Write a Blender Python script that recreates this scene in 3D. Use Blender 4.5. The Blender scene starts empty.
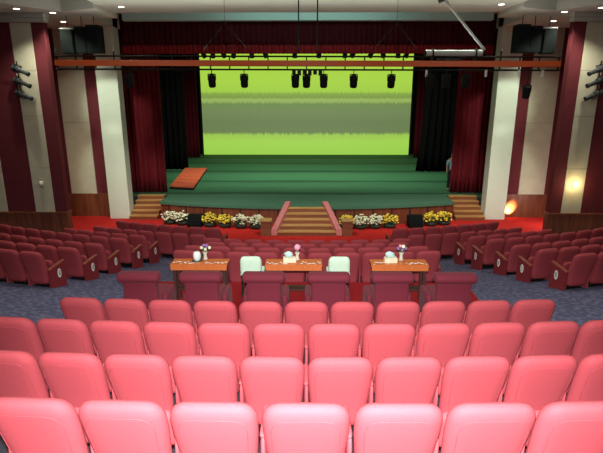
import bpy, bmesh, math, random
from mathutils import Vector, Matrix
random.seed(7)
PI = math.pi
sc = bpy.context.scene
COL = sc.collection

# ------------------------------------------------------------------ camera
CAMZ = 5.05
cam_d = bpy.data.cameras.new('camera')
cam_d.sensor_width = 36.0
cam_d.lens = 487.0 / 603.0 * 36.0
cam_d.clip_start = 0.05
cam_d.clip_end = 200
cam = bpy.data.objects.new('camera', cam_d)
COL.objects.link(cam)
cam.location = (0, 0, CAMZ)
cam.rotation_euler = (math.radians(90 - 14.89), 0, math.radians(0.62))
sc.camera = cam

# ------------------------------------------------------------------ world, light, exposure
w = bpy.data.worlds.new('world')
sc.world = w
w.use_nodes = True
w.node_tree.nodes['Background'].inputs[0].default_value = (0.6, 0.7, 0.65, 1)
w.node_tree.nodes['Background'].inputs[1].default_value = 0.02
sc.view_settings.view_transform = 'Standard'
sc.view_settings.look = 'None'
sc.view_settings.exposure = 0.0
sc.view_settings.gamma = 1.0
sc.view_settings.use_curve_mapping = False


def lamp(name, kind, loc, aim=None, energy=100, color=(1, 1, 1), size=0.3, size_y=None, spot=60, blend=0.5):
    d = bpy.data.lights.new(name, kind)
    d.energy = energy
    d.color = color
    if kind == 'AREA':
        d.size = size
        if size_y:
            d.shape = 'RECTANGLE'
            d.size_y = size_y
    elif kind == 'SPOT':
        d.spot_size = math.radians(spot)
        d.spot_blend = blend
        d.shadow_soft_size = size
    else:
        d.shadow_soft_size = size
    o = bpy.data.objects.new(name, d)
    COL.objects.link(o)
    o.location = loc
    if aim is not None:
        o.rotation_euler = (Vector(aim) - Vector(loc)).to_track_quat('-Z', 'Y').to_euler()
    return o


# the photographer's flash, on the camera
lamp('camera_flash', 'SPOT', (0.0, 0.0, CAMZ + 0.16), aim=(0.05, 2.2, 2.2), energy=5600, color=(1, 0.98, 1.0), size=0.05, spot=104, blend=1.0)
# house lights over the audience
for x in (-6.5, 0, 6.5):
    for y in (3.5, 9.5):
        lamp('house_light', 'AREA', (x, y, 8.1), aim=(x, y, 0), energy=115, color=(0.98, 1, 0.87), size=1.2)
# stage lights
for x in (-4.5, 0, 4.5):
    lamp('stage_light', 'SPOT', (x, 23.5, 7.9), aim=(x * 1.0, 28.5, 0.8), energy=1900, color=(0.92, 1, 0.80), size=0.5, spot=115, blend=1)
    lamp('apron_light', 'SPOT', (x + 0.12, 15.85, 5.7), aim=(x * 1.15, 19.7, 0.6), energy=800, color=(0.95, 1, 0.92), size=0.3, spot=75, blend=1)
# added fill with no fixture, above the lighting bar, to brighten the ceiling
lamp('ceiling_fill', 'AREA', (0, 15.55, 6.40), aim=(0, 15.56, 9), energy=100, color=(0.96, 1, 0.88), size=15.0, size_y=0.06)
for sg in (-1, 1):  # added spots without fixtures, put in to brighten the white pillars
    lamp('pillar_spot', 'SPOT', (sg * 7.2, 13.6, 7.62), aim=(sg * 8.0, 20.2, 4.9), energy=1500, color=(0.90, 1, 0.82), size=0.3, spot=20, blend=0.6)
    lamp('pillar_spot', 'SPOT', (sg * 7.4, 15.75, 6.0), aim=(sg * 8.0, 20.2, 2.3), energy=560, color=(0.90, 1, 0.82), size=0.15, spot=34, blend=0.6)
# cove light behind the ceiling beam
lamp('cove_light', 'AREA', (0, 18.4, 8.12), aim=(0, 20.3, 8.06), energy=22, color=(0.65, 1, 0.93), size=6.0, size_y=0.1)
# light in the two side recesses
lamp('right_recess_lamp', 'SPOT', (8.62, 20.3, 0.06), aim=(8.78, 20.70, 0.36), energy=900, color=(1, 0.66, 0.3), size=0.03, spot=52, blend=0.8)
lamp('right_recess_glow', 'POINT', (9.7, 19.0, 0.9), energy=48, color=(1, 0.85, 0.75), size=0.15)
lamp('left_recess_glow', 'POINT', (-9.5, 19.0, 2.4), energy=14, color=(1, 0.8, 0.6), size=0.2)


# ------------------------------------------------------------------ materials
def mat(name, color, rough=0.6, metal=0.0, spec=0.5, noise=0.0, nscale=60.0, bump=0.0, bscale=200.0, sheen=0.0, emis=None, estr=0.0):
    m = bpy.data.materials.new(name)
    m.use_nodes = True
    nt = m.node_tree
    b = nt.nodes['Principled BSDF']
    b.inputs['Base Color'].default_value = (*color, 1)
    b.inputs['Roughness'].default_value = rough
    b.inputs['Metallic'].default_value = metal
    b.inputs['Specular IOR Level'].default_value = spec
    if sheen:
        b.inputs['Sheen Weight'].default_value = sheen
        b.inputs['Sheen Roughness'].default_value = 0.45
        b.inputs['Sheen Tint'].default_value = (1, 0.75, 0.78, 1)
    if emis:
        b.inputs['Emission Color'].default_value = (*emis, 1)
        b.inputs['Emission Strength'].default_value = estr
    if noise or bump:
        tc = nt.nodes.new('ShaderNodeTexCoord')
    if noise:
        n = nt.nodes.new('ShaderNodeTexNoise')
        n.inputs['Scale'].default_value = nscale
        n.inputs['Detail'].default_value = 3
        nt.links.new(tc.outputs['Object'], n.inputs['Vector'])
        r = nt.nodes.new('ShaderNodeValToRGB')
        r.color_ramp.elements[0].position = 0.3
        r.color_ramp.elements[1].position = 0.7
        r.color_ramp.elements[0].color = (*[c * (1 - noise) for c in color], 1)
        r.color_ramp.elements[1].color = (*[min(1, c * (1 + noise)) for c in color], 1)
        nt.links.new(n.outputs['Fac'], r.inputs['Fac'])
        nt.links.new(r.outputs['Color'], b.inputs['Base Color'])
    if bump:
        n2 = nt.nodes.new('ShaderNodeTexNoise')
        n2.inputs['Scale'].default_value = bscale
        nt.links.new(tc.outputs['Object'], n2.inputs['Vector'])
        bp = nt.nodes.new('ShaderNodeBump')
        bp.inputs['Strength'].default_value = bump
        bp.inputs['Distance'].default_value = 0.01
        nt.links.new(n2.outputs['Fac'], bp.inputs['Height'])
        nt.links.new(bp.outputs['Normal'], b.inputs['Normal'])
    return m


def emat(name, color, strength):
    m = bpy.data.materials.new(name)
    m.use_nodes = True
    nt = m.node_tree
    nt.nodes.clear()
    e = nt.nodes.new('ShaderNodeEmission')
    e.inputs[0].default_value = (*color, 1)
    e.inputs[1].default_value = strength
    o = nt.nodes.new('ShaderNodeOutputMaterial')
    nt.links.new(e.outputs[0], o.inputs[0])
    return m


def wood_mat(name, c1, c2, scale=3.0, rough=0.45, axis=2):
    m = mat(name, c1, rough)
    nt = m.node_tree
    b = nt.nodes['Principled BSDF']
    tc = nt.nodes.new('ShaderNodeTexCoord')
    mp = nt.nodes.new('ShaderNodeMapping')
    s = [scale * 4] * 3
    s[axis] = scale * 0.35
    mp.inputs['Scale'].default_value = s
    n = nt.nodes.new('ShaderNodeTexNoise')
    n.inputs['Scale'].default_value = 1.0
    n.inputs['Detail'].default_value = 4
    r = nt.nodes.new('ShaderNodeValToRGB')
    r.color_ramp.elements[0].position = 0.35
    r.color_ramp.elements[1].position = 0.68
    r.color_ramp.elements[0].color = (*c1, 1)
    r.color_ramp.elements[1].color = (*c2, 1)
    nt.links.new(tc.outputs['Object'], mp.inputs['Vector'])
    nt.links.new(mp.outputs[0], n.inputs['Vector'])
    nt.links.new(n.outputs['Fac'], r.inputs['Fac'])
    nt.links.new(r.outputs['Color'], b.inputs['Base Color'])
    return m


def ramp_on_axis(name, axis, lo, hi, stops, rough=0.7, noise=0.0, nscale=8.0, interp='LINEAR', emission=None, stretch=(1, 1, 1)):
    """Colours laid along one object axis between lo and hi (painted cloth, carpet strips)."""
    m = bpy.data.materials.new(name)
    m.use_nodes = True
    nt = m.node_tree
    b = nt.nodes['Principled BSDF']
    b.inputs['Roughness'].default_value = rough
    tc = nt.nodes.new('ShaderNodeTexCoord')
    sx = nt.nodes.new('ShaderNodeSeparateXYZ')
    nt.links.new(tc.outputs['Object'], sx.inputs[0])
    src = sx.outputs[axis]
    if noise:
        mp = nt.nodes.new('ShaderNodeMapping')
        mp.inputs['Scale'].default_value = stretch
        nt.links.new(tc.outputs['Object'], mp.inputs['Vector'])
        n = nt.nodes.new('ShaderNodeTexNoise')
        n.inputs['Scale'].default_value = nscale
        n.inputs['Detail'].default_value = 3
        nt.links.new(mp.outputs[0], n.inputs['Vector'])
        a = nt.nodes.new('ShaderNodeMath')
        a.operation = 'MULTIPLY_ADD'
        a.inputs[1].default_value = noise * 2
        nt.links.new(n.outputs['Fac'], a.inputs[0])
        a2 = nt.nodes.new('ShaderNodeMath')
        a2.operation = 'SUBTRACT'
        a2.inputs[1].default_value = noise
        nt.links.new(src, a2.inputs[0])
        nt.links.new(a2.outputs[0], a.inputs[2])
        src = a.outputs[0]
    mr = nt.nodes.new('ShaderNodeMapRange')
    mr.inputs['From Min'].default_value = lo
    mr.inputs['From Max'].default_value = hi
    nt.links.new(src, mr.inputs['Value'])
    r = nt.nodes.new('ShaderNodeValToRGB')
    r.color_ramp.interpolation = interp
    els = r.color_ramp.elements
    while len(els) > 1:
        els.remove(els[-1])
    for i, (p, c) in enumerate(stops):
        t = max(0, min(1, (p - lo) / (hi - lo)))
        e = els[0] if i == 0 else els.new(t)
        e.position = t
        e.color = (*c, 1)
    nt.links.new(mr.outputs[0], r.inputs['Fac'])
    if emission:
        b.inputs['Base Color'].default_value = (0.03, 0.03, 0.03, 1)
        nt.links.new(r.outputs['Color'], b.inputs['Emission Color'])
        b.inputs['Emission Strength'].default_value = emission
    else:
        nt.links.new(r.outputs['Color'], b.inputs['Base Color'])
    return m


M = {}
M['fabric'] = mat('seat_fabric', (0.325, 0.047, 0.057), 0.8, spec=0.25, noise=0.10, nscale=160, bump=0.12, bscale=420)
M['maroon'] = mat('armchair_fabric', (0.125, 0.011, 0.022), 0.8, spec=0.3, noise=0.1, nscale=120, bump=0.1, bscale=300, sheen=0.05)
M['panel_red'] = mat('end_panel_fabric', (0.20, 0.02, 0.025), 0.7, spec=0.3)
M['arm_wood'] = wood_mat('armrest_wood', (0.22, 0.045, 0.03), (0.32, 0.08, 0.045), 6, axis=1)
M['black'] = mat('black_metal', (0.007, 0.008, 0.008), 0.6, spec=0.25)
M['blackcloth'] = mat('black_cloth', (0.0022, 0.0022, 0.0024), 0.95, spec=0.1)
M['lampgrey'] = mat('lamp_grey', (0.05, 0.06, 0.065), 0.45, metal=0.3)
M['speaker'] = mat('speaker_black', (0.005, 0.007, 0.007), 0.8, spec=0.15, noise=0.3, nscale=90)
M['grille'] = mat('speaker_grille', (0.004, 0.006, 0.006), 0.85, spec=0.1, bump=0.4, bscale=300)
M['white'] = mat('white_plaster', (0.66, 0.72, 0.60), 0.7, noise=0.03, nscale=2)
M['ceil'] = mat('ceiling_plaster', (0.60, 0.60, 0.54), 0.8, noise=0.03, nscale=1.5)
M['ceil_dark'] = mat('coffer_plaster', (0.42, 0.44, 0.38), 0.8)
M['cornice'] = mat('cornice_plaster', (0.40, 0.40, 0.36), 0.8)
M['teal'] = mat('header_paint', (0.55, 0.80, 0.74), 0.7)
M['cream'] = mat('cream_wall_panel', (0.56, 0.53, 0.40), 0.8, noise=0.06, nscale=3, bump=0.1, bscale=80)
M['stripe'] = mat('maroon_wall_panel', (0.125, 0.011, 0.019), 0.85, noise=0.08, nscale=5)
M['wood_dark'] = wood_mat('wainscot_wood', (0.13, 0.035, 0.016), (0.24, 0.07, 0.03), 2)
M['wood_red'] = wood_mat('stage_front_wood', (0.15, 0.035, 0.016), (0.26, 0.07, 0.03), 2)
M['wood_step'] = wood_mat('step_wood', (0.20, 0.06, 0.025), (0.30, 0.10, 0.04), 2, axis=0)
M['step_gold'] = wood_mat('step_nosing', (0.46, 0.24, 0.07), (0.58, 0.32, 0.12), 2, axis=0)
M['rail'] = mat('rail_padding', (0.56, 0.17, 0.16), 0.7, noise=0.1, nscale=20)
M['redcarpet'] = mat('red_carpet', (0.52, 0.024, 0.02), 0.95, spec=0.1, noise=0.12, nscale=40, bump=0.2)
M['curtain'] = mat('curtain_velvet', (0.15, 0.009, 0.016), 0.85, spec=0.2, noise=0.1, nscale=4)
M['pelmet'] = mat('pelmet_velvet', (0.07, 0.006, 0.010), 0.85, spec=0.2, noise=0.1, nscale=4)
M['fringe'] = mat('pelmet_fringe', (0.30, 0.016, 0.022), 0.8, spec=0.3, noise=0.25, nscale=10)
M['wingcurtain'] = mat('wing_curtain', (0.09, 0.006, 0.012), 0.9, spec=0.1)
M['orange'] = mat('orange_paint', (0.80, 0.13, 0.03), 0.35, spec=0.5)
M['greywhite'] = mat('white_metal', (0.58, 0.60, 0.57), 0.5)
M['tablewood'] = mat('orange_table_top', (0.52, 0.13, 0.028), 0.45, noise=0.1, nscale=20)
M['darkwood'] = mat('dark_table_wood', (0.045, 0.012, 0.009), 0.5)
M['lace'] = mat('white_lace', (0.75, 0.68, 0.62), 0.9)
M['palecover'] = mat('pale_green_cover', (0.54, 0.71, 0.54), 0.8, noise=0.04, nscale=30)
M['tissuebox'] = mat('cream_cardboard', (0.80, 0.66, 0.46), 0.7, noise=0.08, nscale=30)
M['tissue'] = mat('pale_tissue', (0.50, 0.72, 0.68), 0.9)
M['cup'] = mat('white_china', (0.75, 0.85, 0.78), 0.3)
M['cupdark'] = mat('dark_ceramic', (0.03, 0.06, 0.06), 0.4)
M['vase'] = mat('pale_vase', (0.62, 0.56, 0.45), 0.35)
M['pinkfl'] = mat('pink_petal', (0.80, 0.36, 0.50), 0.8)
M['purplefl'] = mat('purple_petal', (0.30, 0.16, 0.38), 0.8)
M['whitefl'] = mat('white_petal', (0.85, 0.85, 0.60), 0.8)
M['yellowfl'] = mat('yellow_petal', (0.85, 0.66, 0.06), 0.8)
M['leaf'] = mat('leaf_green', (0.035, 0.11, 0.025), 0.7, noise=0.3, nscale=12)
M['pot'] = mat('planter_green', (0.02, 0.035, 0.02), 0.6)
M['darkfloor'] = mat('dark_terrace_carpet', (0.03, 0.028, 0.035), 0.95, spec=0.1, noise=0.2, nscale=40)
M['vipcarpet'] = mat('dark_red_carpet', (0.22, 0.010, 0.012), 0.95, spec=0.1, noise=0.12, nscale=40)
M['platform'] = mat('platform_cloth', (0.62, 0.10, 0.04), 0.8, noise=0.15, nscale=6)
M['plate'] = mat('number_plate', (0.78, 0.76, 0.70), 0.5)
M['digit'] = mat('plate_digit', (0.10, 0.12, 0.12), 0.6)
M['skin'] = mat('skin', (0.42, 0.24, 0.16), 0.6)
M['hair'] = mat('dark_hair', (0.012, 0.01, 0.009), 0.7)
M['shirt'] = mat('pale_blue_shirt', (0.30, 0.52, 0.62), 0.85)
M['trousers'] = mat('dark_trousers', (0.015, 0.015, 0.02), 0.9)
M['lampglow'] = emat('downlight_glow', (1, 0.95, 0.8), 6)
M['sconceglow'] = emat('sconce_glow', (1, 0.78, 0.42), 9)
M['sconceoff'] = mat('sconce_glass', (0.72, 0.68, 0.56), 0.4)
M['lens'] = mat('lens_glass', (0.02, 0.05, 0.06), 0.1, spec=0.8)


def carpet_mat():
    m = mat('aisle_carpet', (0.10, 0.105, 0.15), 0.95, spec=0.1)
    nt = m.node_tree
    b = nt.nodes['Principled BSDF']
    tc = nt.nodes.new('ShaderNodeTexCoord')
    mp = nt.nodes.new('ShaderNodeMapping')
    mp.inputs['Rotation'].default_value = (0, 0, 0.5)
    v = nt.nodes.new('ShaderNodeTexVoronoi')
    v.inputs['Scale'].default_value = 11
    r = nt.nodes.new('ShaderNodeValToRGB')
    r.color_ramp.elements[0].position = 0.15
    r.color_ramp.elements[1].position = 0.62
    r.color_ramp.elements[0].color = (0.17, 0.16, 0.235, 1)
    r.color_ramp.elements[1].color = (0.085, 0.085, 0.15, 1)
    nt.links.new(tc.outputs['Object'], mp.inputs['Vector'])
    nt.links.new(mp.outputs[0], v.inputs['Vector'])
    nt.links.new(v.outputs['Distance'], r.inputs['Fac'])
    nt.links.new(r.outputs['Color'], b.inputs['Base Color'])
    return m


M['carpet'] = carpet_mat()

# ------------------------------------------------------------------ mesh helpers


def bm_box(bm, x0, x1, y0, y1, z0, z1, mtx=None):
    vs = [bm.verts.new((x, y, z)) for x in (x0, x1) for y in (y0, y1) for z in (z0, z1)]
    if mtx is not None:
        for v in vs:
            v.co = mtx @ v.co
    for f in ((0, 1, 3, 2), (4, 6, 7, 5), (0, 4, 5, 1), (2, 3, 7, 6), (0, 2, 6, 4), (1, 5, 7, 3)):
        bm.faces.new([vs[i] for i in f])
    return vs


def bm_tube(bm, pts, r, n=8, caps=True, closed=False):
    pts = [Vector(p) for p in pts]
    rings = []
    k = len(pts)
    for i, p in enumerate(pts):
        if closed:
            d = pts[(i + 1) % k] - pts[i - 1]
        else:
            d = pts[min(i + 1, k - 1)] - pts[max(i - 1, 0)]
        d.normalize()
        a = d.cross(Vector((0, 0, 1)))
        if a.length < 1e-3:
            a = d.cross(Vector((1, 0, 0)))
        a.normalize()
        b2 = d.cross(a)
        rr = r[i] if isinstance(r, (list, tuple)) else r
        rings.append([bm.verts.new(p + (a * math.cos(2 * PI * j / n) + b2 * math.sin(2 * PI * j / n)) * rr) for j in range(n)])
    for i in range(k if closed else k - 1):
        A, B = rings[i], rings[(i + 1) % k]
        for j in range(n):
            bm.faces.new((A[j], A[(j + 1) % n], B[(j + 1) % n], B[j]))
    if caps and not closed:
        bm.faces.new(rings[0][::-1])
        bm.faces.new(rings[-1])


def bm_lathe(bm, prof, n=16, c=(0, 0, 0), mtx=None):
    c = Vector(c)
    rings = []
    for r, z in prof:
        ring = []
        for j in range(n):
            a = 2 * PI * j / n
            p = Vector((r * math.cos(a), r * math.sin(a), z))
            p = (mtx @ p if mtx is not None else p) + c
            ring.append(bm.verts.new(p))
        rings.append(ring)
    for A, B in zip(rings, rings[1:]):
        for j in range(n):
            bm.faces.new((A[j], A[(j + 1) % n], B[(j + 1) % n], B[j]))
    bm.faces.new(rings[0][::-1])
    bm.faces.new(rings[-1])


def bm_rounded(bm, cx, cy, cz, sx, sy, sz, rx, ry, rz, fn=None, steps=3):
    """Rounded box of size s and corner radii r about a centre; fn(v) bends it afterwards."""
    h = (sx / 2, sy / 2, sz / 2)
    rad = (rx, ry, rz)

    def samples(hh, r):
        edge = [hh - r + r * math.sin(PI / 2 * i / steps) for i in range(steps + 1)]
        inner = hh - r
        mid = [-inner / 2, 0, inner / 2] if inner > 0.05 else ([0] if inner > 0.005 else [])
        lo = [-e for e in edge[::-1]]
        res = sorted(set([round(q, 6) for q in lo + mid + edge]))
        return res
    S = [samples(h[i], rad[i]) for i in range(3)]
    cache = {}

    def vert(p):
        key = tuple(round(q, 5) for q in p)
        if key in cache:
            return cache[key]
        inner = [max(-(h[i] - rad[i]), min(h[i] - rad[i], p[i])) for i in range(3)]
        d = [(p[i] - inner[i]) / rad[i] for i in range(3)]
        L = math.sqrt(sum(q * q for q in d))
        if L > 1e-9:
            q = [inner[i] + d[i] / L * rad[i] for i in range(3)]
        else:
            q = list(p)
        v = Vector((q[0] + cx, q[1] + cy, q[2] + cz))
        if fn:
            v = fn(v)
        cache[key] = bm.verts.new(v)
        return cache[key]
    for ax in range(3):
        u, w2 = [(1, 2), (2, 0), (0, 1)][ax]
        for sgn in (-1, 1):
            for i in range(len(S[u]) - 1):
                for j in range(len(S[w2]) - 1):
                    q = []
                    for a, b in ((i, j), (i + 1, j), (i + 1, j + 1), (i, j + 1)):
                        p = [0, 0, 0]
                        p[ax] = sgn * h[ax]
                        p[u] = S[u][a]
                        p[w2] = S[w2][b]
                        q.append(vert(p))
                    q = list(dict.fromkeys(q))
                    if len(q) > 2:
                        if sgn < 0:
                            q.reverse()
                        try:
                            bm.faces.new(q)
                        except ValueError:
                            pass


def mesh_of(bm, name, m, smooth=False):
    bmesh.ops.recalc_face_normals(bm, faces=bm.faces[:])
    me = bpy.data.meshes.new(name)
    bm.to_mesh(me)
    bm.free()
    me.materials.append(m)
    if smooth:
        for p in me.polygons:
            p.use_smooth = True
    return me


def obj(name, bm, m, parent=None, smooth=False, bevel=0.0):
    o = bpy.data.objects.new(name, mesh_of(bm, name, m, smooth))
    COL.objects.link(o)
    if parent is not None:
        o.parent = parent
    if bevel:
        bv = o.modifiers.new('bevel', 'BEVEL')
        bv.width = bevel
        bv.segments = 2
        bv.limit_method = 'ANGLE'
    return o


def tag(o, label, cat, group=None):
    o['label'] = label
    o['category'] = cat
    if group:
        o['group'] = group
    return o


def thing(name, label, cat, loc=(0, 0, 0), rotz=0.0, group=None):
    o = bpy.data.objects.new(name, None)
    o.empty_display_size = 0.1
    COL.objects.link(o)
    o.location = loc
    o.rotation_euler = (0, 0, rotz)
    return tag(o, label, cat, group)


def struct(name, bm, m, parent=None, smooth=False, bevel=0.0):
    o = obj(name, bm, m, parent, smooth, bevel)
    if parent is None:
        o['kind'] = 'structure'
    return o


def dup(root, loc, rotz, label, group=None, skip=()):
    r = root.copy()
    COL.objects.link(r)
    r.location = loc
    r.rotation_euler = (0, 0, rotz)
    r['label'] = label
    if group:
        r['group'] = group
    for ch in list(root.children):
        if ch in skip:
            continue
        c = ch.copy()
        COL.objects.link(c)
        c.parent = r
        for g in list(ch.children):
            d = g.copy()
            COL.objects.link(d)
            d.parent = c
    return r


def box_struct(name, x0, x1, y0, y1, z0, z1, m, bevel=0.0):
    bm = bmesh.new()
    bm_box(bm, x0, x1, y0, y1, z0, z1)
    return struct(name, bm, m, bevel=bevel)


def prism(bm, poly, z0, z1):
    lo = [bm.verts.new((x, y, z0)) for x, y in poly]
    hi = [bm.verts.new((x, y, z1)) for x, y in poly]
    n = len(poly)
    bm.faces.new(lo[::-1])
    bm.faces.new(hi)
    for i in range(n):
        bm.faces.new((lo[i], lo[(i + 1) % n], hi[(i + 1) % n], hi[i]))


ORD = ['', 'first', 'second', 'third', 'fourth', 'fifth', 'sixth', 'seventh', 'eighth', 'ninth', 'tenth', 'eleventh', 'twelfth', 'thirteenth', 'fourteenth', 'fifteenth', 'sixteenth']

# ------------------------------------------------------------------ the rake of the floor
K0, STEP, DROP = 8.7, 0.95, 0.2


def arc_R(s):
    t = max(0.0, min(1.2, (s - 8.7) / 5.7))
    return 23.3 - 5.3 * t


def sag(s, x):
    R = arc_R(s)
    return R - math.sqrt(max(0.01, R * R - x * x))


def s_of(x, y):
    lo, hi = -2.0, 30.0
    for _ in range(40):
        mid = (lo + hi) / 2
        if mid + sag(mid, x) < y:
            lo = mid
        else:
            hi = mid
    return lo


def zs(s):
    if s < 6.0:
        return 1.72
    if s < 8.7:
        return 1.72 + (1.25 - 1.72) * (s - 6.0) / 2.7
    return max(0.1, 1.25 - 0.19 * (s - 8.7) / STEP)


def floor_z(x, y):
    return zs(s_of(x, y))


# raked carpet floor, and the red carpet in front of the stage
bm_a, bm_r = bmesh.new(), bmesh.new()
ny, nx = 60, 60
xs = [-12 + 24 * i / nx for i in range(nx + 1)]
ss = [5.9 + (15.25 - 5.9) * j / ny for j in range(ny + 1)]
grid = [[bm_a.verts.new((x, min(s + sag(max(s, 8.7), x) * min(1, max(0, (s - 5.9) / 2.8)), 20.6), zs(s))) for x in xs] for s in ss]
for j in range(ny):
    for i in range(nx):
        bm_a.faces.new((grid[j][i], grid[j][i + 1], grid[j + 1][i + 1], grid[j + 1][i]))
struct('floor_aisle', bm_a, M['carpet'])
edge = [(x, min(15.25 + sag(15.25, x), 20.6)) for x in xs]
for (xa, ya), (xb, yb) in zip(edge, edge[1:]):
    a = [bm_r.verts.new(p) for p in ((xa, ya, 0), (xb, yb, 0), (xb, 20.9, 0), (xa, 20.9, 0))]
    bm_r.faces.new(a)
bmesh.ops.remove_doubles(bm_r, verts=bm_r.verts[:], dist=0.001)
struct('floor_front', bm_r, M['redcarpet'])
# terraces under the four near rows (and the aisle behind them)
TERR = [(-4.2, 1.75, 2.62), (1.75, 3.05, 2.41), (3.05, 4.0, 2.14), (4.0, 4.95, 1.97), (4.95, 5.9, 1.77)]
for y0, y1, z in TERR:
    box_struct('floor_terrace', -12, 12, y0, y1, z - 0.6, z, M['darkfloor'])
box_struct('floor_slab', -12, 12, -4.2, 21, -0.5, -0.3, M['carpet'])

# ------------------------------------------------------------------ walls
WH = 7.45                                                     # top of the wall panels, cornice above
for sgn, side in ((-1, 'left'), (1, 'right')):
    def wx(bm, a, b, y0, y1, z0, z1):
        bm_box(bm, min(sgn * a, sgn * b), max(sgn * a, sgn * b), y0, y1, z0, z1)
    bm = bmesh.new()
    wx(bm, 8.75, 12.3, 17.26, 17.5, -0.3, 8.3)
    struct('wall_front_' + side, bm, M['stripe'])
    for a, b in ((9.17, 9.87), (10.9, 11.6)):
        bm = bmesh.new()
        for z0, z1 in ((1.0, 2.6), (2.61, 4.4), (4.41, 5.9), (5.91, WH)):
            wx(bm, a, b, 17.21, 17.27, z0, z1)
        struct('wall_cream_panel_' + side, bm, M['cream'], bevel=0.006)
    for a, b in ((8.75, 9.17), (9.87, 10.9), (11.6, 12.0)):
        bm = bmesh.new()
        for z0, z1 in ((1.0, 2.1), (2.105, 5.2), (5.205, WH)):
            wx(bm, a, b, 17.225, 17.27, z0, z1)
        struct('wall_maroon_panel_' + side, bm, M['stripe'], bevel=0.004)
    bm = bmesh.new()
    wx(bm, 8.72, 12.0, 17.17, 17.5, -0.25, 0.97)
    wx(bm, 8.70, 12.0, 17.14, 17.5, 0.93, 1.0)
    struct('wainscot_wall_' + side, bm, M['wood_dark'])
    bm = bmesh.new()                                          # recess wall beside the stage
    wx(bm, 7.7, 12.3, 20.75, 21.0, -0.1, 8.3)
    struct('wall_recess_' + side, bm, M['stripe'])
    bm = bmesh.new()
    for z0, z1 in ((1.0, 4.0), (4.01, 6.2), (6.21, 7.7)):
        wx(bm, 9.1, 10.2, 20.70, 20.76, z0, z1)
    struct('wall_recess_panel_' + side, bm, M['cream'], bevel=0.006)
    bm = bmesh.new()
    wx(bm, 8.2, 12.0, 20.68, 20.76, 0, 1.0)
    struct('wainscot_recess_' + side, bm, M['wood_dark'])
    bm = bmesh.new()                                          # cornice
    wx(bm, 8.6, 12.0, 17.0, 17.3, WH - 0.02, 7.58)
    wx(bm, 8.55, 12.0, 16.9, 17.3, 7.56, 7.72)
    struct('cornice_wall_' + side, bm, M['cornice'], bevel=0.01)
    bm = bmesh.new()
    wx(bm, 12.0, 12.3, -4.4, 21.0, -0.3, 8.6)
    struct('wall_' + side, bm, M['stripe'])
    bm = bmesh.new()                                          # white pillar beside the stage
    wx(bm, 7.56, 8.42, 20.2, 20.75, 0, 8.3)
    struct('pillar_' + side, bm, M['white'], bevel=0.02)
    bm = bmesh.new()
    prism(bm, [(sgn * x, y) for x, y in ((6.6, 16.2), (7.9, 16.8), (8.9, 15.3), (10.2, 13.4), (12.1, 11.0), (12.1, 21.0), (7.56, 21.0), (7.56, 18.2), (6.6, 18.2))], 7.70, 8.3)
    struct('ceiling_soffit_' + side, bm, M['ceil'])
box_struct('wall_back', -12.3, 12.3, -4.6, -4.3, 1.5, 8.6, M['cream'])
box_struct('ceiling', -12.3, 12.3, -4.6, 21.0, 8.25, 8.45, M['ceil_dark'])
box_struct('ceiling_beam', -6.6, 6.6, 13.5, 18.0, 7.85, 8.3, M['ceil'])
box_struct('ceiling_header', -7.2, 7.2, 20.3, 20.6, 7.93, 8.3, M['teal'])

# ------------------------------------------------------------------ stage
SZ = 0.82
apron = []
for i in range(33):
    x = -6.15 + 12.3 * i / 32
    apron.append((x, 19.0 + (20.6 - math.sqrt(20.6 ** 2 - x * x)) * 1.0))
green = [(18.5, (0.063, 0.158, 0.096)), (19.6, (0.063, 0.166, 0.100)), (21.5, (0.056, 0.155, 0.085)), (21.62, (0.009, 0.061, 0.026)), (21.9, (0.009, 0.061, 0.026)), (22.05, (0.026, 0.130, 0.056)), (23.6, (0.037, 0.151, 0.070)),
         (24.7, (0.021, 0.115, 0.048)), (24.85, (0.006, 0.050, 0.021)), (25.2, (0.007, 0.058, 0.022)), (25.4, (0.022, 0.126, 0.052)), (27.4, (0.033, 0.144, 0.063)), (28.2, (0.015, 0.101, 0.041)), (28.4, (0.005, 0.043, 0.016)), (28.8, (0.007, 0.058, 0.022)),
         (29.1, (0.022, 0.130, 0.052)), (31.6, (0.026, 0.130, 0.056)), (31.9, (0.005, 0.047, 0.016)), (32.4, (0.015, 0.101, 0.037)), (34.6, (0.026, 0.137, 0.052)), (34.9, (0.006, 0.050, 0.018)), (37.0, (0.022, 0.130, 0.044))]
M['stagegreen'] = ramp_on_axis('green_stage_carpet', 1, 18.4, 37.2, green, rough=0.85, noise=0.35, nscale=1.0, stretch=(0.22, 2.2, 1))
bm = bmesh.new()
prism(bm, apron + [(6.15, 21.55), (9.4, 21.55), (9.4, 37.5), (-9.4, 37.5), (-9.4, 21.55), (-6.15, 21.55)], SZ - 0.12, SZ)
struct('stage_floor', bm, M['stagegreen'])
bm = bmesh.new()
fr = [(x, y + 0.06) for x, y in apron]
prism(bm, fr + [(6.15, 21.4), (-6.15, 21.4)], 0, SZ - 0.10)
struct('stage_front_wall', bm, M['wood_red'])
bm = bmesh.new()
for i in range(1, 32, 2):
    (xa, ya) = fr[i]
    bm_box(bm, xa - 0.03, xa + 0.03, ya - 0.02, ya + 0.02, 0, SZ - 0.12)
struct('stage_front_trim', bm, M['darkwood'])
box_struct('stage_wall_left', -9.9, -9.4, 21.0, 38, -0.2, 10.2, M['blackcloth'])
box_struct('stage_wall_right', 9.4, 9.9, 21.0, 38, -0.2, 10.2, M['blackcloth'])
box_struct('stage_wall_back', -9.9, 9.9, 37.6, 37.9, 0, 10.2, M['blackcloth'])
box_struct('stage_ceiling', -9.9, 9.9, 21.2, 38, 10.0, 10.2, M['blackcloth'])
box_struct('stage_wall_header', -9.9, 9.9, 21.15, 21.3, 7.9, 10.2, M['blackcloth'])

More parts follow.
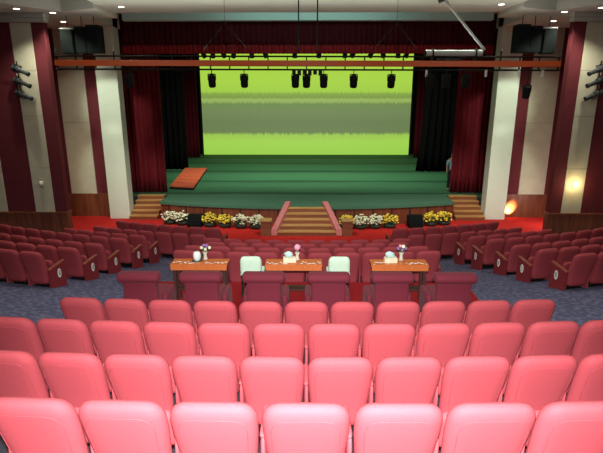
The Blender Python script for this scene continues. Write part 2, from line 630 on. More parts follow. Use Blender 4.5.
# lit picture screen at the back
scr = [(0.8, (0.29, 0.56, 0.06)), (1.8, (0.33, 0.60, 0.07)), (2.33, (0.30, 0.52, 0.07)), (2.5, (0.135, 0.20, 0.07)), (3.2, (0.13, 0.19, 0.075)), (4.0, (0.155, 0.22, 0.085)), (4.55, (0.15, 0.235, 0.07)),
       (4.75, (0.29, 0.42, 0.10)), (4.9, (0.29, 0.42, 0.10)), (5.0, (0.19, 0.30, 0.06)), (5.15, (0.20, 0.33, 0.06)), (5.3, (0.24, 0.38, 0.06)), (5.42, (0.34, 0.57, 0.06)), (6.2, (0.37, 0.62, 0.06)), (8.0, (0.38, 0.62, 0.06))]
M['screen'] = ramp_on_axis('projected_picture', 2, 0.8, 8.2, scr, rough=0.6, noise=0.2, nscale=1.0, emission=1.05, stretch=(7.0, 0.1, 0.2))
t = thing('backdrop_screen', 'lit yellow-green meadow picture on the wide screen at the rear of the stage', 'screen', (0, 36.7, SZ))
bm = bmesh.new()
bm_box(bm, -7.72, 7.60, -0.02, 0.02, 0.05, 7.6)
so = obj('picture_surface', bm, M['screen'], t)
so.location = (0, 0, 0)
# (object z runs from the stage floor; shift the ramp by the stage height)
for nd in M['screen'].node_tree.nodes:
    if nd.bl_idname == 'ShaderNodeMapRange':
        nd.inputs['From Min'].default_value = 0.8 - SZ
        nd.inputs['From Max'].default_value = 8.2 - SZ
bm = bmesh.new()
for x in (-7.77, 7.65):
    bm_box(bm, x - 0.06, x + 0.06, -0.03, 0.10, 0.0, 7.65)
bm_box(bm, -7.83, 7.71, -0.03, 0.10, 7.6, 7.7)
obj('screen_frame', bm, M['black'], t)


def drape(bm, x0, x1, y, z0, z1, folds, amp, thick=0.03, flare=0.0, nz=8, y_slant=0.0, seed=1):
    """A hanging pleated cloth with thickness."""
    rnd = random.Random(seed)
    n = folds * 8
    ph = [rnd.uniform(0.7, 1.3) for _ in range(folds + 2)]
    rows = []
    for k in range(nz + 1):
        tz = k / nz
        z = z0 + (z1 - z0) * tz
        row_f, row_b = [], []
        for i in range(n + 1):
            u = i / n
            a = amp * ph[int(u * folds)] * (1 - 0.35 * tz)
            xx = x0 + (x1 - x0) * u + flare * (1 - tz) ** 3 * (u - 0.5) * 2
            yy = y + a * math.sin(u * folds * 2 * PI) + 0.35 * a * math.sin(u * folds * 4.7 * PI + 1) + y_slant * u
            row_f.append(bm.verts.new((xx, yy, z)))
            row_b.append(bm.verts.new((xx, yy + thick, z)))
        rows.append((row_f, row_b))
    for (f0, b0), (f1, b1) in zip(rows, rows[1:]):
        for i in range(n):
            bm.faces.new((f0[i], f0[i + 1], f1[i + 1], f1[i]))
            bm.faces.new((b0[i + 1], b0[i], b1[i], b1[i + 1]))
        bm.faces.new((f0[0], f1[0], b1[0], b0[0]))
        bm.faces.new((f0[n], b0[n], b1[n], f1[n]))
    for (f, b), fl in ((rows[0], False), (rows[-1], True)):
        for i in range(n):
            q = (f[i], b[i], b[i + 1], f[i + 1])
            bm.faces.new(q[::-1] if fl else q)


def curtain(name, label, x0, x1, y, z0, z1, folds, amp, m, flare=0.0, seed=1, cat='curtain', group=None):
    t = thing(name, label, cat, ((x0 + x1) / 2, y, z0), 0, group)
    bm = bmesh.new()
    h = (x1 - x0) / 2
    drape(bm, -h, h, 0, 0.01, z1 - z0, folds, amp, flare=flare, seed=seed)
    obj('cloth', bm, m, t, smooth=True)
    bm = bmesh.new()
    bm_box(bm, -h, h, -0.02, 0.05, z1 - z0 - 0.02, z1 - z0 + 0.06)
    obj('curtain_track', bm, M['black'], t)
    return t


curtain('stage_curtain', 'dark red velvet main curtain hanging beside the left white pillar', -8.3, -6.4, 21.95, SZ, 8.2, 9, 0.10, M['curtain'], seed=3)
curtain('stage_curtain', 'dark red velvet main curtain hanging beside the right white pillar', 6.52, 8.3, 21.95, SZ, 8.2, 9, 0.10, M['curtain'], seed=4)
curtain('wing_drape', 'black wing drape behind the left red main curtain', -9.35, -7.15, 29.3, SZ, 9.6, 7, 0.10, M['blackcloth'], seed=5)
curtain('wing_drape', 'black wing drape with trailing hem behind the right red main curtain', 6.75, 9.2, 28.6, SZ, 9.6, 7, 0.12, M['blackcloth'], flare=0.35, seed=6)
curtain('wing_drape', 'dark maroon rear drape at the left edge of the green screen', -9.3, -7.75, 35.4, SZ, 9.6, 6, 0.08, M['wingcurtain'], seed=8)
curtain('wing_drape', 'dark maroon rear drape at the right edge of the green screen', 7.7, 9.3, 35.4, SZ, 9.6, 6, 0.08, M['wingcurtain'], seed=9)

t = thing('stage_pelmet', 'wide maroon pleated pelmet across the top of the stage opening', 'pelmet', (0, 20.95, 6.75))
bm = bmesh.new()
drape(bm, -7.54, 7.54, 0, 0.30, 1.42, 70, 0.045, nz=4, seed=11)
obj('pelmet_cloth', bm, M['pelmet'], t, smooth=True)
bm = bmesh.new()
drape(bm, -7.54, 7.54, -0.03, 0.0, 0.34, 90, 0.05, nz=4, seed=12)
obj('pelmet_fringe', bm, M['fringe'], t, smooth=True)

bm = bmesh.new()
bm_box(bm, -7.5, 7.5, -0.02, 0.04, 1.40, 1.495)
obj('pelmet_track', bm, M['black'], t)

# low orange platform on stage
t = thing('low_platform', 'low orange-red covered platform lying on the left of the green stage', 'platform', (0, 0, SZ))
pts = [(-6.5, 22.75), (-5.3, 22.45), (-5.95, 28.9), (-7.25, 28.9)]
bm = bmesh.new()
prism(bm, pts, 0.0, 0.10)
obj('platform_base', bm, M['black'], t)
bm = bmesh.new()
for k in range(6):
    a, b = k / 6 + 0.006, (k + 1) / 6 - 0.006
    L = lambda p, q, u: (p[0] + (q[0] - p[0]) * u, p[1] + (q[1] - p[1]) * u)
    prism(bm, [L(pts[0], pts[3], a), L(pts[1], pts[2], a), L(pts[1], pts[2], b), L(pts[0], pts[3], b)], 0.10, 0.15)
obj('platform_top', bm, M['platform'], t)


# ------------------------------------------------------------------ steps
def steps(name, label, x0, x1, y_foot, tread, n, rise, z0, taper=0.0):
    t = thing(name, label, 'steps', ((x0 + x1) / 2, y_foot, z0))
    h = (x1 - x0) / 2
    for k in range(n):
        h = (x1 - x0) / 2 - taper * k / (n - 1)
        bm = bmesh.new()
        bm_box(bm, -h, h, k * tread, n * tread, k * rise, (k + 1) * rise - 0.03)
        st = obj('step', bm, M['wood_step'], t)
        bm = bmesh.new()
        bm_box(bm, -h, h, k * tread - 0.02, (k + 1) * tread + 0.0, (k + 1) * rise - 0.03, (k + 1) * rise)
        obj('tread', bm, M['step_gold'], st)
    return t


t = steps('stage_steps', 'central wooden steps with pink padded side rails up to the stage', -1.16, 1.16, 17.6, 0.29, 5, 0.162, 0, 0.42)
for s in (-1, 1):
    bm = bmesh.new()
    P = [(s * 1.22, -0.05, 0.04), (s * 1.22, 0.0, 0.26), (s * 1.16, 0.12, 0.36), (s * 0.95, 0.8, 0.70), (s * 0.76, 1.45, 1.0), (s * 0.74, 1.62, 1.0), (s * 0.73, 1.68, 0.9)]
    rows = []
    for (x, y, z) in P:
        rows.append([(x - s * 0.11, y, z), (x + s * 0.11, y, z), (x + s * 0.11, y + 0.02, -0.0 if y < 1.3 else 0.2), (x - s * 0.11, y + 0.02, -0.0 if y < 1.3 else 0.2)])
    vr = [[bm.verts.new(p) for p in r] for r in rows]
    for A, B in zip(vr, vr[1:]):
        for j in range(4):
            bm.faces.new((A[j], A[(j + 1) % 4], B[(j + 1) % 4], B[j]))
    bm.faces.new(vr[0][::-1])
    bm.faces.new(vr[-1])
    obj('side_rail', bm, M['rail'], t, bevel=0.05)
for s, side in ((-1, 'left'), (1, 'right')):
    n = thing('wooden_pedestal', 'square wooden pedestal at the foot of the central steps, beside the %s rail' % side, 'pedestal', (s * 1.53, 17.75, 0), 0, 'pedestals by the central steps')
    bm = bmesh.new()
    bm_box(bm, -0.19, 0.19, -0.19, 0.19, 0, 0.56)
    obj('body', bm, M['wood_step'], n, bevel=0.01)
    bm = bmesh.new()
    bm_box(bm, -0.22, 0.22, -0.22, 0.22, 0.56, 0.61)
    obj('top', bm, M['step_gold'], n, bevel=0.01)
steps('stage_steps', 'wooden side steps beside the left white pillar', -7.54, -6.35, 20.05, 0.30, 5, 0.162, 0)
steps('stage_steps', 'wooden side steps beside the right white pillar', 6.3, 7.54, 20.05, 0.30, 5, 0.162, 0)

# ------------------------------------------------------------------ theatre seats


def lean(v):
    z = v.z
    return Vector((v.x * (0.90 + 0.10 * min(1, max(0, (z - 0.28) / 0.35))), v.y - 0.17 * max(0, (z - 0.30)) / 0.58, z))


def seat_meshes():
    D = {}
    bm = bmesh.new()

    def f(v):
        q = lean(v)
        u = v.x / 0.2675
        q.y -= 0.015 * (1 - u * u)
        q.z += 0.012 * (1 - u * u) * (1 if v.z > 0.6 else 0)
        return q
    bm_rounded(bm, 0, 0.05, 0.49, 0.54, 0.145, 0.74, 0.11, 0.069, 0.12, f, steps=4)
    D['backrest'] = mesh_of(bm, 'backrest', M['fabric'], True)
    bm = bmesh.new()
    bm_rounded(bm, 0, 0.19, 0.43, 0.46, 0.11, 0.34, 0.06, 0.05, 0.07, lambda v: Vector((v.x, v.y + 0.03 - 0.3 * (v.z - 0.43), v.z)), steps=3)
    D['seat_cushion'] = mesh_of(bm, 'seat_cushion', M['fabric'], True)
    bm = bmesh.new()
    bm_rounded(bm, 0, 0.20, 0.20, 0.034, 0.36, 0.62, 0.02, 0.05, 0.05, None, steps=2)
    D['arm_panel'] = mesh_of(bm, 'arm_panel', M['fabric'], True)
    bm = bmesh.new()
    bm_rounded(bm, 0, 0.20, 0.515, 0.040, 0.34, 0.035, 0.02, 0.03, 0.015, None, steps=2)
    D['armrest'] = mesh_of(bm, 'armrest', M['fabric'], True)
    bm = bmesh.new()
    bm_box(bm, -0.18, 0.18, 0.06, 0.30, 0.02, 0.06)
    bm_box(bm, -0.03, 0.03, 0.10, 0.18, -0.1, 0.38)
    D['pedestal'] = mesh_of(bm, 'pedestal', M['black'])
    # stitched seam round the back face
    bm = bmesh.new()
    pts = []
    for k in range(28):
        a = 2 * PI * k / 28
        cx, sx_ = math.cos(a), math.sin(a)
        e = 0.38
        px = 0.215 * math.copysign(abs(cx) ** e, cx)
        pz = 0.50 + 0.28 * math.copysign(abs(sx_) ** e, sx_)
        pts.append(lean(Vector((px, -0.0175 - 0.015 * (1 - (px / 0.2675) ** 2), pz))))
    bm_tube(bm, pts, 0.0030, 5, closed=True)
    D['seam'] = mesh_of(bm, 'seam', M['fabric'], True)
    # row-end panel with slanting top
    bm = bmesh.new()
    prof = [(0.0, -0.1), (0.42, -0.1), (0.42, 0.53), (0.0, 0.45)]
    lo = [bm.verts.new((-0.03, y, z)) for y, z in prof]
    hi = [bm.verts.new((0.03, y, z)) for y, z in prof]
    bm.faces.new(lo[::-1])
    bm.faces.new(hi)
    for i in range(4):
        bm.faces.new((lo[i], lo[(i + 1) % 4], hi[(i + 1) % 4], hi[i]))
    D['end_panel'] = mesh_of(bm, 'end_panel', M['panel_red'])
    bm = bmesh.new()
    prof = [(-0.01, 0.447), (0.43, 0.531), (0.43, 0.552), (-0.01, 0.468)]
    lo = [bm.verts.new((-0.035, y, z)) for y, z in prof]
    hi = [bm.verts.new((0.035, y, z)) for y, z in prof]
    bm.faces.new(lo[::-1])
    bm.faces.new(hi)
    for i in range(4):
        bm.faces.new((lo[i], lo[(i + 1) % 4], hi[(i + 1) % 4], hi[i]))
    D['panel_cap'] = mesh_of(bm, 'panel_cap', M['arm_wood'])
    bm = bmesh.new()
    lo, hi = [], []
    for k in range(20):
        a = 2 * PI * k / 20
        y, z = 0.24 + 0.048 * math.cos(a), 0.31 + 0.10 * math.sin(a)
        lo.append(bm.verts.new((0.0, y, z)))
        hi.append(bm.verts.new((0.008, y, z)))
    bm.faces.new(lo[::-1])
    bm.faces.new(hi)
    for i in range(20):
        bm.faces.new((lo[i], lo[(i + 1) % 20], hi[(i + 1) % 20], hi[i]))
    D['number_plate'] = mesh_of(bm, 'number_plate', M['plate'])
    return D


SM = seat_meshes()


def digit_mesh(ch):
    cu = bpy.data.curves.new('digit', 'FONT')
    cu.body = ch
    cu.size = 0.18
    cu.extrude = 0.002
    cu.align_x = 'CENTER'
    cu.align_y = 'CENTER'
    o = bpy.data.objects.new('digit_tmp', cu)
    COL.objects.link(o)
    dg = bpy.context.evaluated_depsgraph_get()
    me = bpy.data.meshes.new_from_object(o.evaluated_get(dg))
    bpy.data.objects.remove(o)
    me.materials.clear()
    me.materials.append(M['digit'])
    return me


DIG = {c: digit_mesh(c) for c in '82'}


def part(name, me, parent, loc=(0, 0, 0), rot=(0, 0, 0), scale=None):
    o = bpy.data.objects.new(name, me)
    COL.objects.link(o)
    o.parent = parent
    o.location = loc
    o.rotation_euler = rot
    if scale:
        o.scale = scale
    return o


PITCH = 0.565


def add_arm(root, s):
    p = part('arm_panel', SM['arm_panel'], root, (s * PITCH / 2, 0, 0))
    part('armrest', SM['armrest'], p)


def add_end(root, s, ch):
    p = part('end_panel', SM['end_panel'], root, (s * (PITCH / 2 + 0.01), 0, 0))
    part('panel_cap', SM['panel_cap'], p)
    if ch:
        x = 0.03 if s > 0 else -0.038
        part('number_plate', SM['number_plate'], p, (x, 0, 0))
        xd = 0.040 if s > 0 else -0.040
        part('digit', DIG[ch], p, (xd, 0.24, 0.31), (PI / 2, 0, PI / 2 if s > 0 else -PI / 2), (0.6, 0.85, 1))


def proto(name, with_seam):
    t = thing(name, 'seat', 'seat')
    part('backrest', SM['backrest'], t)
    part('seat_cushion', SM['seat_cushion'], t)
    part('pedestal', SM['pedestal'], t)
    if with_seam:
        part('seam', SM['seam'], t.children[0])
    return t


used = set()
PROT = {True: proto('theatre_seat', True), False: proto('theatre_seat', False)}


def place_seat(x, y, z, rz, label, group, seam):
    t = PROT[seam]
    if seam not in used:
        used.add(seam)
        t.location = (x, y, z)
        t.rotation_euler = (0, 0, rz)
        t['label'] = label
        t['group'] = group
        return t
    return dup(t, (x, y, z), rz, label, group)


jobs = []       # (loc, rz, label, group, seam, [arms], [ends])
# the four near rows
NEAR = [(2.66, 2.41, 7, 42), (3.67, 2.14, 10, 42), (4.62, 1.97, 12, 42), (5.62, 1.77, 11, 42)]
ROWN = ['the row nearest the camera', 'the second row from the camera', 'the third row from the camera', 'the row behind the club armchairs']
for k, (y0, z, n, R) in enumerate(NEAR):
    for i in range(n):
        xa = (i - (n - 1) / 2) * PITCH
        a = xa / R
        x, y = R * math.sin(a), y0 + R - R * math.cos(a)
        jobs.append(((x, y, z), a, 'rose-red padded seat in %s, %s from left end' % (ROWN[k], ORD[i + 1]), 'near rows of padded seats', True,
                     [-1] + ([1] if i == n - 1 else []), []))
# middle block in front of the tables
for k in range(1, 5):
    s = K0 + STEP * k
    R = arc_R(s)
    n = (10, 10, 9, 10)[k - 1]
    for i in range(n):
        a = (i - (n - 1) / 2) * PITCH / R
        x, y = R * math.sin(a), s + R - R * math.cos(a)
        jobs.append(((x, y, floor_z(x, y) + 0.03), a,
                     'red seat, middle block, %s row beyond the tables, %s from left end' % (ORD[k], ORD[i + 1]),
                     'middle block of seats', False, ([-1] if i else []) , ([-1] if i == 0 else []) + ([1] if i == n - 1 else [])))
# the two side blocks, each row out to past the picture's edge
INNER = [5.30, 5.0, 4.85, 4.6, 4.45, 2.95, 2.75]
SIDE_S = [8.7, 9.65, 10.6, 11.55, 12.5, 13.7, 15.0]
OUTER = [7.6, 8.4, 9.2, 9.4, 7.3, 6.6, 6.75]
for sgn, side in ((-1, 'left'), (1, 'right')):
    for k in range(7):
        s = SIDE_S[k]
        R = arc_R(s)
        i = 0
        while True:
            a0 = (INNER[k] + PITCH * (i + 0.5)) / R
            if R * math.sin(a0) > OUTER[k]:
                break
            a = sgn * a0
            x, y = R * math.sin(a), s + R - R * math.cos(a)
            rown = ORD[k + 1] + ' row from grey carpet' if k < 6 else 'front row facing the flowers'
            inner_s = -sgn
            jobs.append(((x, y, floor_z(x, y) - (0.06 if k < 3 else 0.0)), a,
                         'dark red seat, %s block, %s, %s from inner end' % (side, rown, ORD[i + 1]),
                         side + ' block of seats', False, [sgn], [inner_s] if i == 0 else []))
            jobs[-1] = jobs[-1] + (('8' if k != 1 else '82'[sgn > 0]) if k < 5 else None,)
            i += 1
for j in jobs:
    loc, rz, label, group, seam, arms, ends = j[:7]
    ch = j[7] if len(j) > 7 else None
    t = place_seat(loc[0], loc[1], loc[2], rz, label, group, seam)
    t['arms'] = 0
    j_ends = ends
    for s in arms:
        t['arms'] = 1
    t_parts.append((t, arms, j_ends, ch)) if 't_parts' in globals() else globals().__setitem__('t_parts', [(t, arms, j_ends, ch)])
for t, arms, ends, ch in t_parts:
    del t['arms']
    for s in arms:
        add_arm(t, s)
    for s in ends:
        add_end(t, s, ch)

# ------------------------------------------------------------------ VIP row: armchairs, tables, covered chairs
PZ = 1.70
bm = bmesh.new()
bm_box(bm, -2.95, 2.95, 6.25, 8.55, 1.2, PZ)
struct('floor_platform', bm, M['vipcarpet'])


def rb(name, parent, m, c, s, r, fn=None):
    bm = bmesh.new()
    bm_rounded(bm, *c, *s, *r, fn, steps=3)
    return obj(name, bm, m, parent, smooth=True)


arm0 = thing('club_armchair', '', 'armchair')
bm = bmesh.new()
bm_rounded(bm, 0, 0.0, 0.50, 0.50, 0.14, 0.66, 0.03, 0.04, 0.04, lambda v: Vector((v.x, v.y - 0.12 * (v.z - 0.2), v.z)), steps=3)
bk = obj('backrest', bm, M['maroon'], arm0, smooth=True)
rb('top_roll', bk, M['maroon'], (0, -0.10, 0.83), (0.62, 0.22, 0.15), (0.05, 0.08, 0.07))
rb('seat_cushion', arm0, M['maroon'], (0, 0.36, 0.36), (0.50, 0.56, 0.18), (0.05, 0.06, 0.06))
rb('seat_base', arm0, M['maroon'], (0, 0.34, 0.18), (0.56, 0.60, 0.22), (0.03, 0.03, 0.03))
for s in (-1, 1):
    rb('arm', arm0, M['maroon'], (s * 0.295, 0.30, 0.27), (0.10, 0.50, 0.42), (0.05, 0.06, 0.06))
for sx in (-1, 1):
    for y in (0.06, 0.58):
        bm = bmesh.new()
        bm_box(bm, sx * 0.25 - 0.025, sx * 0.25 + 0.025, y - 0.025, y + 0.025, 0, 0.08)
        obj('foot', bm, M['black'], arm0)
AX = [-2.43, -1.53, -0.62, 0.32, 1.24, 2.14]
for i, x in enumerate(AX):
    lab = 'maroon club armchair seen from behind, %s from the left in the row at the tables' % ORD[i + 1]
    if i == 0:
        arm0.location = (x, 6.72, PZ)
        arm0['label'] = lab
        arm0['group'] = 'club armchairs at the tables'
    else:
        dup(arm0, (x, 6.72, PZ), 0, lab, 'club armchairs at the tables')


def table(x, label):
    t = thing('low_table', label, 'table', (x, 7.75, PZ), 0, 'tables before the armchairs')
    bm = bmesh.new()
    bm_box(bm, -0.47, 0.47, -0.22, 0.08, 0.665, 0.70)
    obj('tabletop', bm, M['tablewood'], t, bevel=0.006)
    bm = bmesh.new()
    bm_box(bm, -0.41, 0.41, -0.16, 0.04, 0.57, 0.665)
    obj('apron', bm, M['darkwood'], t)
    for sx in (-1, 1):
        for sy in (-0.17, 0.04):
            bm = bmesh.new()
            bm_box(bm, sx * 0.41 - 0.025, sx * 0.41 + 0.025, sy - 0.025, sy + 0.025, 0, 0.60)
            obj('leg', bm, M['darkwood'], t)
    bm = bmesh.new()
    bm_box(bm, -0.40, 0.40, -0.16, 0.03, 0.22, 0.25)
    obj('shelf', bm, M['darkwood'], t)
    # runner with a pale pattern
    rn = random.Random(int(x * 100))
    bm = bmesh.new()
    bm_box(bm, -0.46, 0.46, -0.224, -0.05, 0.7005, 0.7035)
    bm_box(bm, -0.46, 0.46, -0.226, -0.2215, 0.60, 0.7035)
    rr = obj('table_runner', bm, M['tablewood'], t)
    bm = bmesh.new()
    for q in range(26):
        px = -0.43 + 0.86 * q / 25 + rn.uniform(-0.01, 0.01)
        if abs(px) < 0.09:
            continue
        py = rn.uniform(-0.20, -0.08)
        bm_lathe(bm, [(0.010, 0), (rn.uniform(0.014, 0.026), 0.002), (0.006, 0.004)], 7, (px, py, 0.7035))
    obj('lace_pattern', bm, M['lace'], rr)
    return t


table(-1.77, 'orange-topped low table with a white cup, left end of the armchair row')
table(-0.21, 'orange-topped low table with the pink flower, at the middle of the armchair row')
table(1.53, 'orange-topped low table with purple flowers, right end of the armchair row')
TZ = PZ + 0.704


def tissue_box(x, y, label):
    t = thing('tissue_box', label, 'tissue box', (x, y, TZ), 0.05, 'tissue boxes on the tables')
    bm = bmesh.new()
    bm_box(bm, -0.105, 0.105, -0.055, 0.055, 0, 0.085)
    obj('carton', bm, M['tissuebox'], t, bevel=0.006)
    bm = bmesh.new()
    vs = []
    rn = random.Random(int(x * 77))
    for r, z in ((0.05, 0.083), (0.075, 0.12), (0.06, 0.16), (0.02, 0.185)):
        vs.append([bm.verts.new((r * (1 + rn.uniform(-.25, .25)) * math.cos(2 * PI * j / 10) - (z - 0.08) * 0.2, 0.5 * r * (1 + rn.uniform(-.3, .3)) * math.sin(2 * PI * j / 10), z + rn.uniform(-.008, .008))) for j in range(10)])
    for A, B in zip(vs, vs[1:]):
        for j in range(10):
            bm.faces.new((A[j], A[(j + 1) % 10], B[(j + 1) % 10], B[j]))
    bm.faces.new(vs[-1])
    bm.faces.new(vs[0][::-1])
    obj('tissue', bm, M['tissue'], t, smooth=True)


tissue_box(-0.28, 7.66, 'cream tissue box with pale tissue beside the pink flower')
tissue_box(1.39, 7.66, 'cream tissue box with pale tissue beside the purple flowers')

t = thing('cup', 'white cup with a dark side on the left table', 'cup', (-1.83, 7.72, TZ))
bm = bmesh.new()
bm_lathe(bm, [(0.035, 0), (0.055, 0.02), (0.066, 0.08), (0.062, 0.13), (0.045, 0.15), (0.01, 0.158)], 18)
obj('body', bm, M['cup'], t, smooth=True)
bm = bmesh.new()
bm_tube(bm, [(0.055, 0, 0.12), (0.095, 0.0, 0.11), (0.10, 0, 0.06), (0.058, 0, 0.03)], 0.014, 8)
obj('handle', bm, M['cupdark'], t, smooth=True)
t = thing('saucer', 'dark saucer under the white cup', 'saucer', (-1.83, 7.72, TZ - 0.003))
bm = bmesh.new()
bm_lathe(bm, [(0.05, 0), (0.085, 0.004), (0.09, 0.006), (0.03, 0.0035)], 18)
obj('dish', bm, M['cupdark'], t, smooth=True)


def vase(x, y, label, petals, kind):
    t = thing('flower_vase', label, 'vase', (x, y, TZ), 0, 'flower vases on the tables')
    bm = bmesh.new()
    bm_lathe(bm, [(0.030, 0), (0.040, 0.02), (0.026, 0.07), (0.030, 0.11), (0.042, 0.14), (0.036, 0.14), (0.02, 0.11)], 14)
    obj('vase_body', bm, M['vase'], t, smooth=True)
    rn = random.Random(int(x * 31) + 5)
    heads = {'ball': [(0, 0, 0.225, 0.068)], 'bunch': [(-0.055, 0, 0.21, 0.036), (0.03, 0.0, 0.245, 0.04), (0.075, 0.01, 0.21, 0.034), (-0.02, 0.01, 0.25, 0.034), (0.01, -0.02, 0.19, 0.034)]}[kind]
    for n, (hx, hy, hz, r) in enumerate(heads):
        bm = bmesh.new()
        bm_tube(bm, [(0, 0, 0.06), (hx * 0.5, hy * 0.5, 0.13), (hx, hy, hz)], 0.005, 5)
        st = obj('stem', bm, M['leaf'], t)
        bm = bmesh.new()
        for q in range(26):
            u = Vector((rn.gauss(0, 1), rn.gauss(0, 1), rn.gauss(0, 1))).normalized()
            m4 = u.to_track_quat('Z', 'Y').to_matrix().to_4x4()
            m4.translation = Vector((hx, hy, hz)) + u * r * 0.55
            g = bmesh.ops.create_icosphere(bm, subdivisions=1, radius=r * 0.55, matrix=m4 @ Matrix.Diagonal((1, 1, 0.45, 1)))
        obj('flower', bm, M[petals[n % len(petals)]], st, smooth=True)


vase(-1.70, 7.76, 'pale vase with white and purple flowers beside the white cup', ['whitefl', 'purplefl', 'whitefl', 'purplefl'], 'bunch')
vase(-0.155, 7.75, 'vase with one round pink flower on the middle table', ['pinkfl'], 'ball')
vase(1.58, 7.75, 'vase with purple and pale flowers on the right table', ['purplefl', 'whitefl', 'purplefl', 'pinkfl'], 'bunch')


def covered_chair(x, label):
    t = thing('covered_chair', label, 'chair', (x, 7.75, PZ), 0, 'pale covered chairs')
    rb('back_cover', t, M['palecover'], (0, -0.02, 0.61), (0.36, 0.13, 0.36), (0.07, 0.05, 0.10), lambda v: Vector((v.x, v.y - 0.12 * (v.z - 0.4), v.z)))
    rb('seat', t, M['palecover'], (0, 0.22, 0.43), (0.40, 0.40, 0.07), (0.05, 0.05, 0.03))
    for sx in (-1, 1):
        for y in (0.02, 0.38):
            bm = bmesh.new()
            bm_tube(bm, [(sx * 0.16, y, 0), (sx * 0.16, y, 0.42)], 0.016, 8)
            obj('leg', bm, M['black'], t)


covered_chair(-0.93, 'chair with a pale green-white back cover between left and middle tables')
covered_chair(0.545, 'chair with a pale green-white back cover between middle and right tables')


# ------------------------------------------------------------------ flowers and monitors along the stage front
def apron_y(x):
    return 19.0 + (20.6 - math.sqrt(20.6 ** 2 - x * x))


def planter(x, col, label):
    y = apron_y(x) - 0.42
    t = thing('flower_planter', label, 'planter', (x, y, 0), 0, 'flower planters along the stage front')
    rn = random.Random(int(x * 53) + 9)
    bm = bmesh.new()
    bm_lathe(bm, [(0.20, 0), (0.25, 0.06), (0.28, 0.17), (0.26, 0.17), (0.25, 0.13)], 18, mtx=Matrix.Diagonal((0.98, 0.8, 1)))
    obj('pot', bm, M['pot'], t, smooth=True)
    bm = bmesh.new()
    for q in range(170):
        a, r = rn.uniform(0, 2 * PI), math.sqrt(rn.random())
        c = Vector((0.25 * r * math.cos(a), 0.22 * r * math.sin(a), 0.15 + rn.uniform(0, 0.24) * (1.1 - 0.4 * r)))
        d = Vector((rn.uniform(-1, 1), rn.uniform(-1, 1), rn.uniform(0.2, 1.2))).normalized() * rn.uniform(0.05, 0.10)
        sd = d.cross(Vector((rn.uniform(-1, 1), rn.uniform(-1, 1), 0.1))).normalized() * 0.028
        vs = [bm.verts.new(p) for p in (c, c + d * 0.5 + sd, c + d, c + d * 0.5 - sd)]
        bm.faces.new(vs)
    f = obj('foliage', bm, M['leaf'], t)
    f['kind'] = 'stuff'
    bm = bmesh.new()
    for q in range(85):
        a, r = rn.uniform(0, 2 * PI), math.sqrt(rn.random())
        c = Vector((0.30 * r * math.cos(a), 0.25 * r * math.sin(a) - 0.04, 0.22 + rn.uniform(0.0, 0.36) * (1.15 - 0.5 * r)))
        bmesh.ops.create_icosphere(bm, subdivisions=1, radius=rn.uniform(0.034, 0.056), matrix=Matrix.Translation(c) @ Matrix.Diagonal((1, 1, 0.7, 1)))
    b = obj('blossom', bm, M[col], t, smooth=True)
    b['kind'] = 'stuff'


PL = [(-5.62, 'whitefl', 'white-flowered planter next to the left side steps'), (-5.08, 'whitefl', 'white-flowered planter touching the left black floor speaker'),
      (-3.90, 'yellowfl', 'yellow-flowered planter next to the left black floor speaker'), (-3.27, 'yellowfl', 'yellow-flowered planter, second to the right of the left floor speaker'),
      (-2.63, 'whitefl', 'white-flowered planter, second left of the central steps'), (-1.99, 'whitefl', 'white-flowered planter just left of the central steps'),
      (1.58, 'yellowfl', 'yellow-flowered planter just right of the central steps'), (2.14, 'whitefl', 'white-flowered planter, second right of the central steps'),
      (2.72, 'whitefl', 'white-flowered planter, third right of the central steps'), (3.32, 'yellowfl', 'yellow-flowered planter, fourth right of the central steps'),
      (5.02, 'yellowfl', 'yellow-flowered planter beside the right black floor speaker'), (5.6, 'yellowfl', 'yellow-flowered planter next to the right side steps')]
for a in PL:
    planter(*a)


def monitor(x, label):
    y = apron_y(x) - 0.45
    t = thing('floor_speaker', label, 'speaker', (x, y, 0), 0, 'floor speakers by the stage front')
    bm = bmesh.new()
    prof = [(-0.26, 0), (0.24, 0), (0.24, 0.46), (0.0, 0.46), (-0.26, 0.18)]
    lo = [bm.verts.new((-0.29, yy, z)) for yy, z in prof]
    hi = [bm.verts.new((0.29, yy, z)) for yy, z in prof]
    bm.faces.new(lo[::-1])
    bm.faces.new(hi)
    for i in range(5):
        bm.faces.new((lo[i], lo[(i + 1) % 5], hi[(i + 1) % 5], hi[i]))
    obj('cabinet', bm, M['speaker'], t, bevel=0.02)
    bm = bmesh.new()
    m4 = Matrix.Translation((0, -0.137, 0.327)) @ Matrix.Rotation(math.atan2(0.28, 0.26), 4, 'X')
    bm_box(bm, -0.26, 0.26, -0.16, 0.16, 0.0, 0.012, m4)
    obj('grille', bm, M['grille'], t)


monitor(-4.5, 'black wedge floor speaker among the flowers left of the central steps')
monitor(4.36, 'black wedge floor speaker among the flowers right of the central steps')

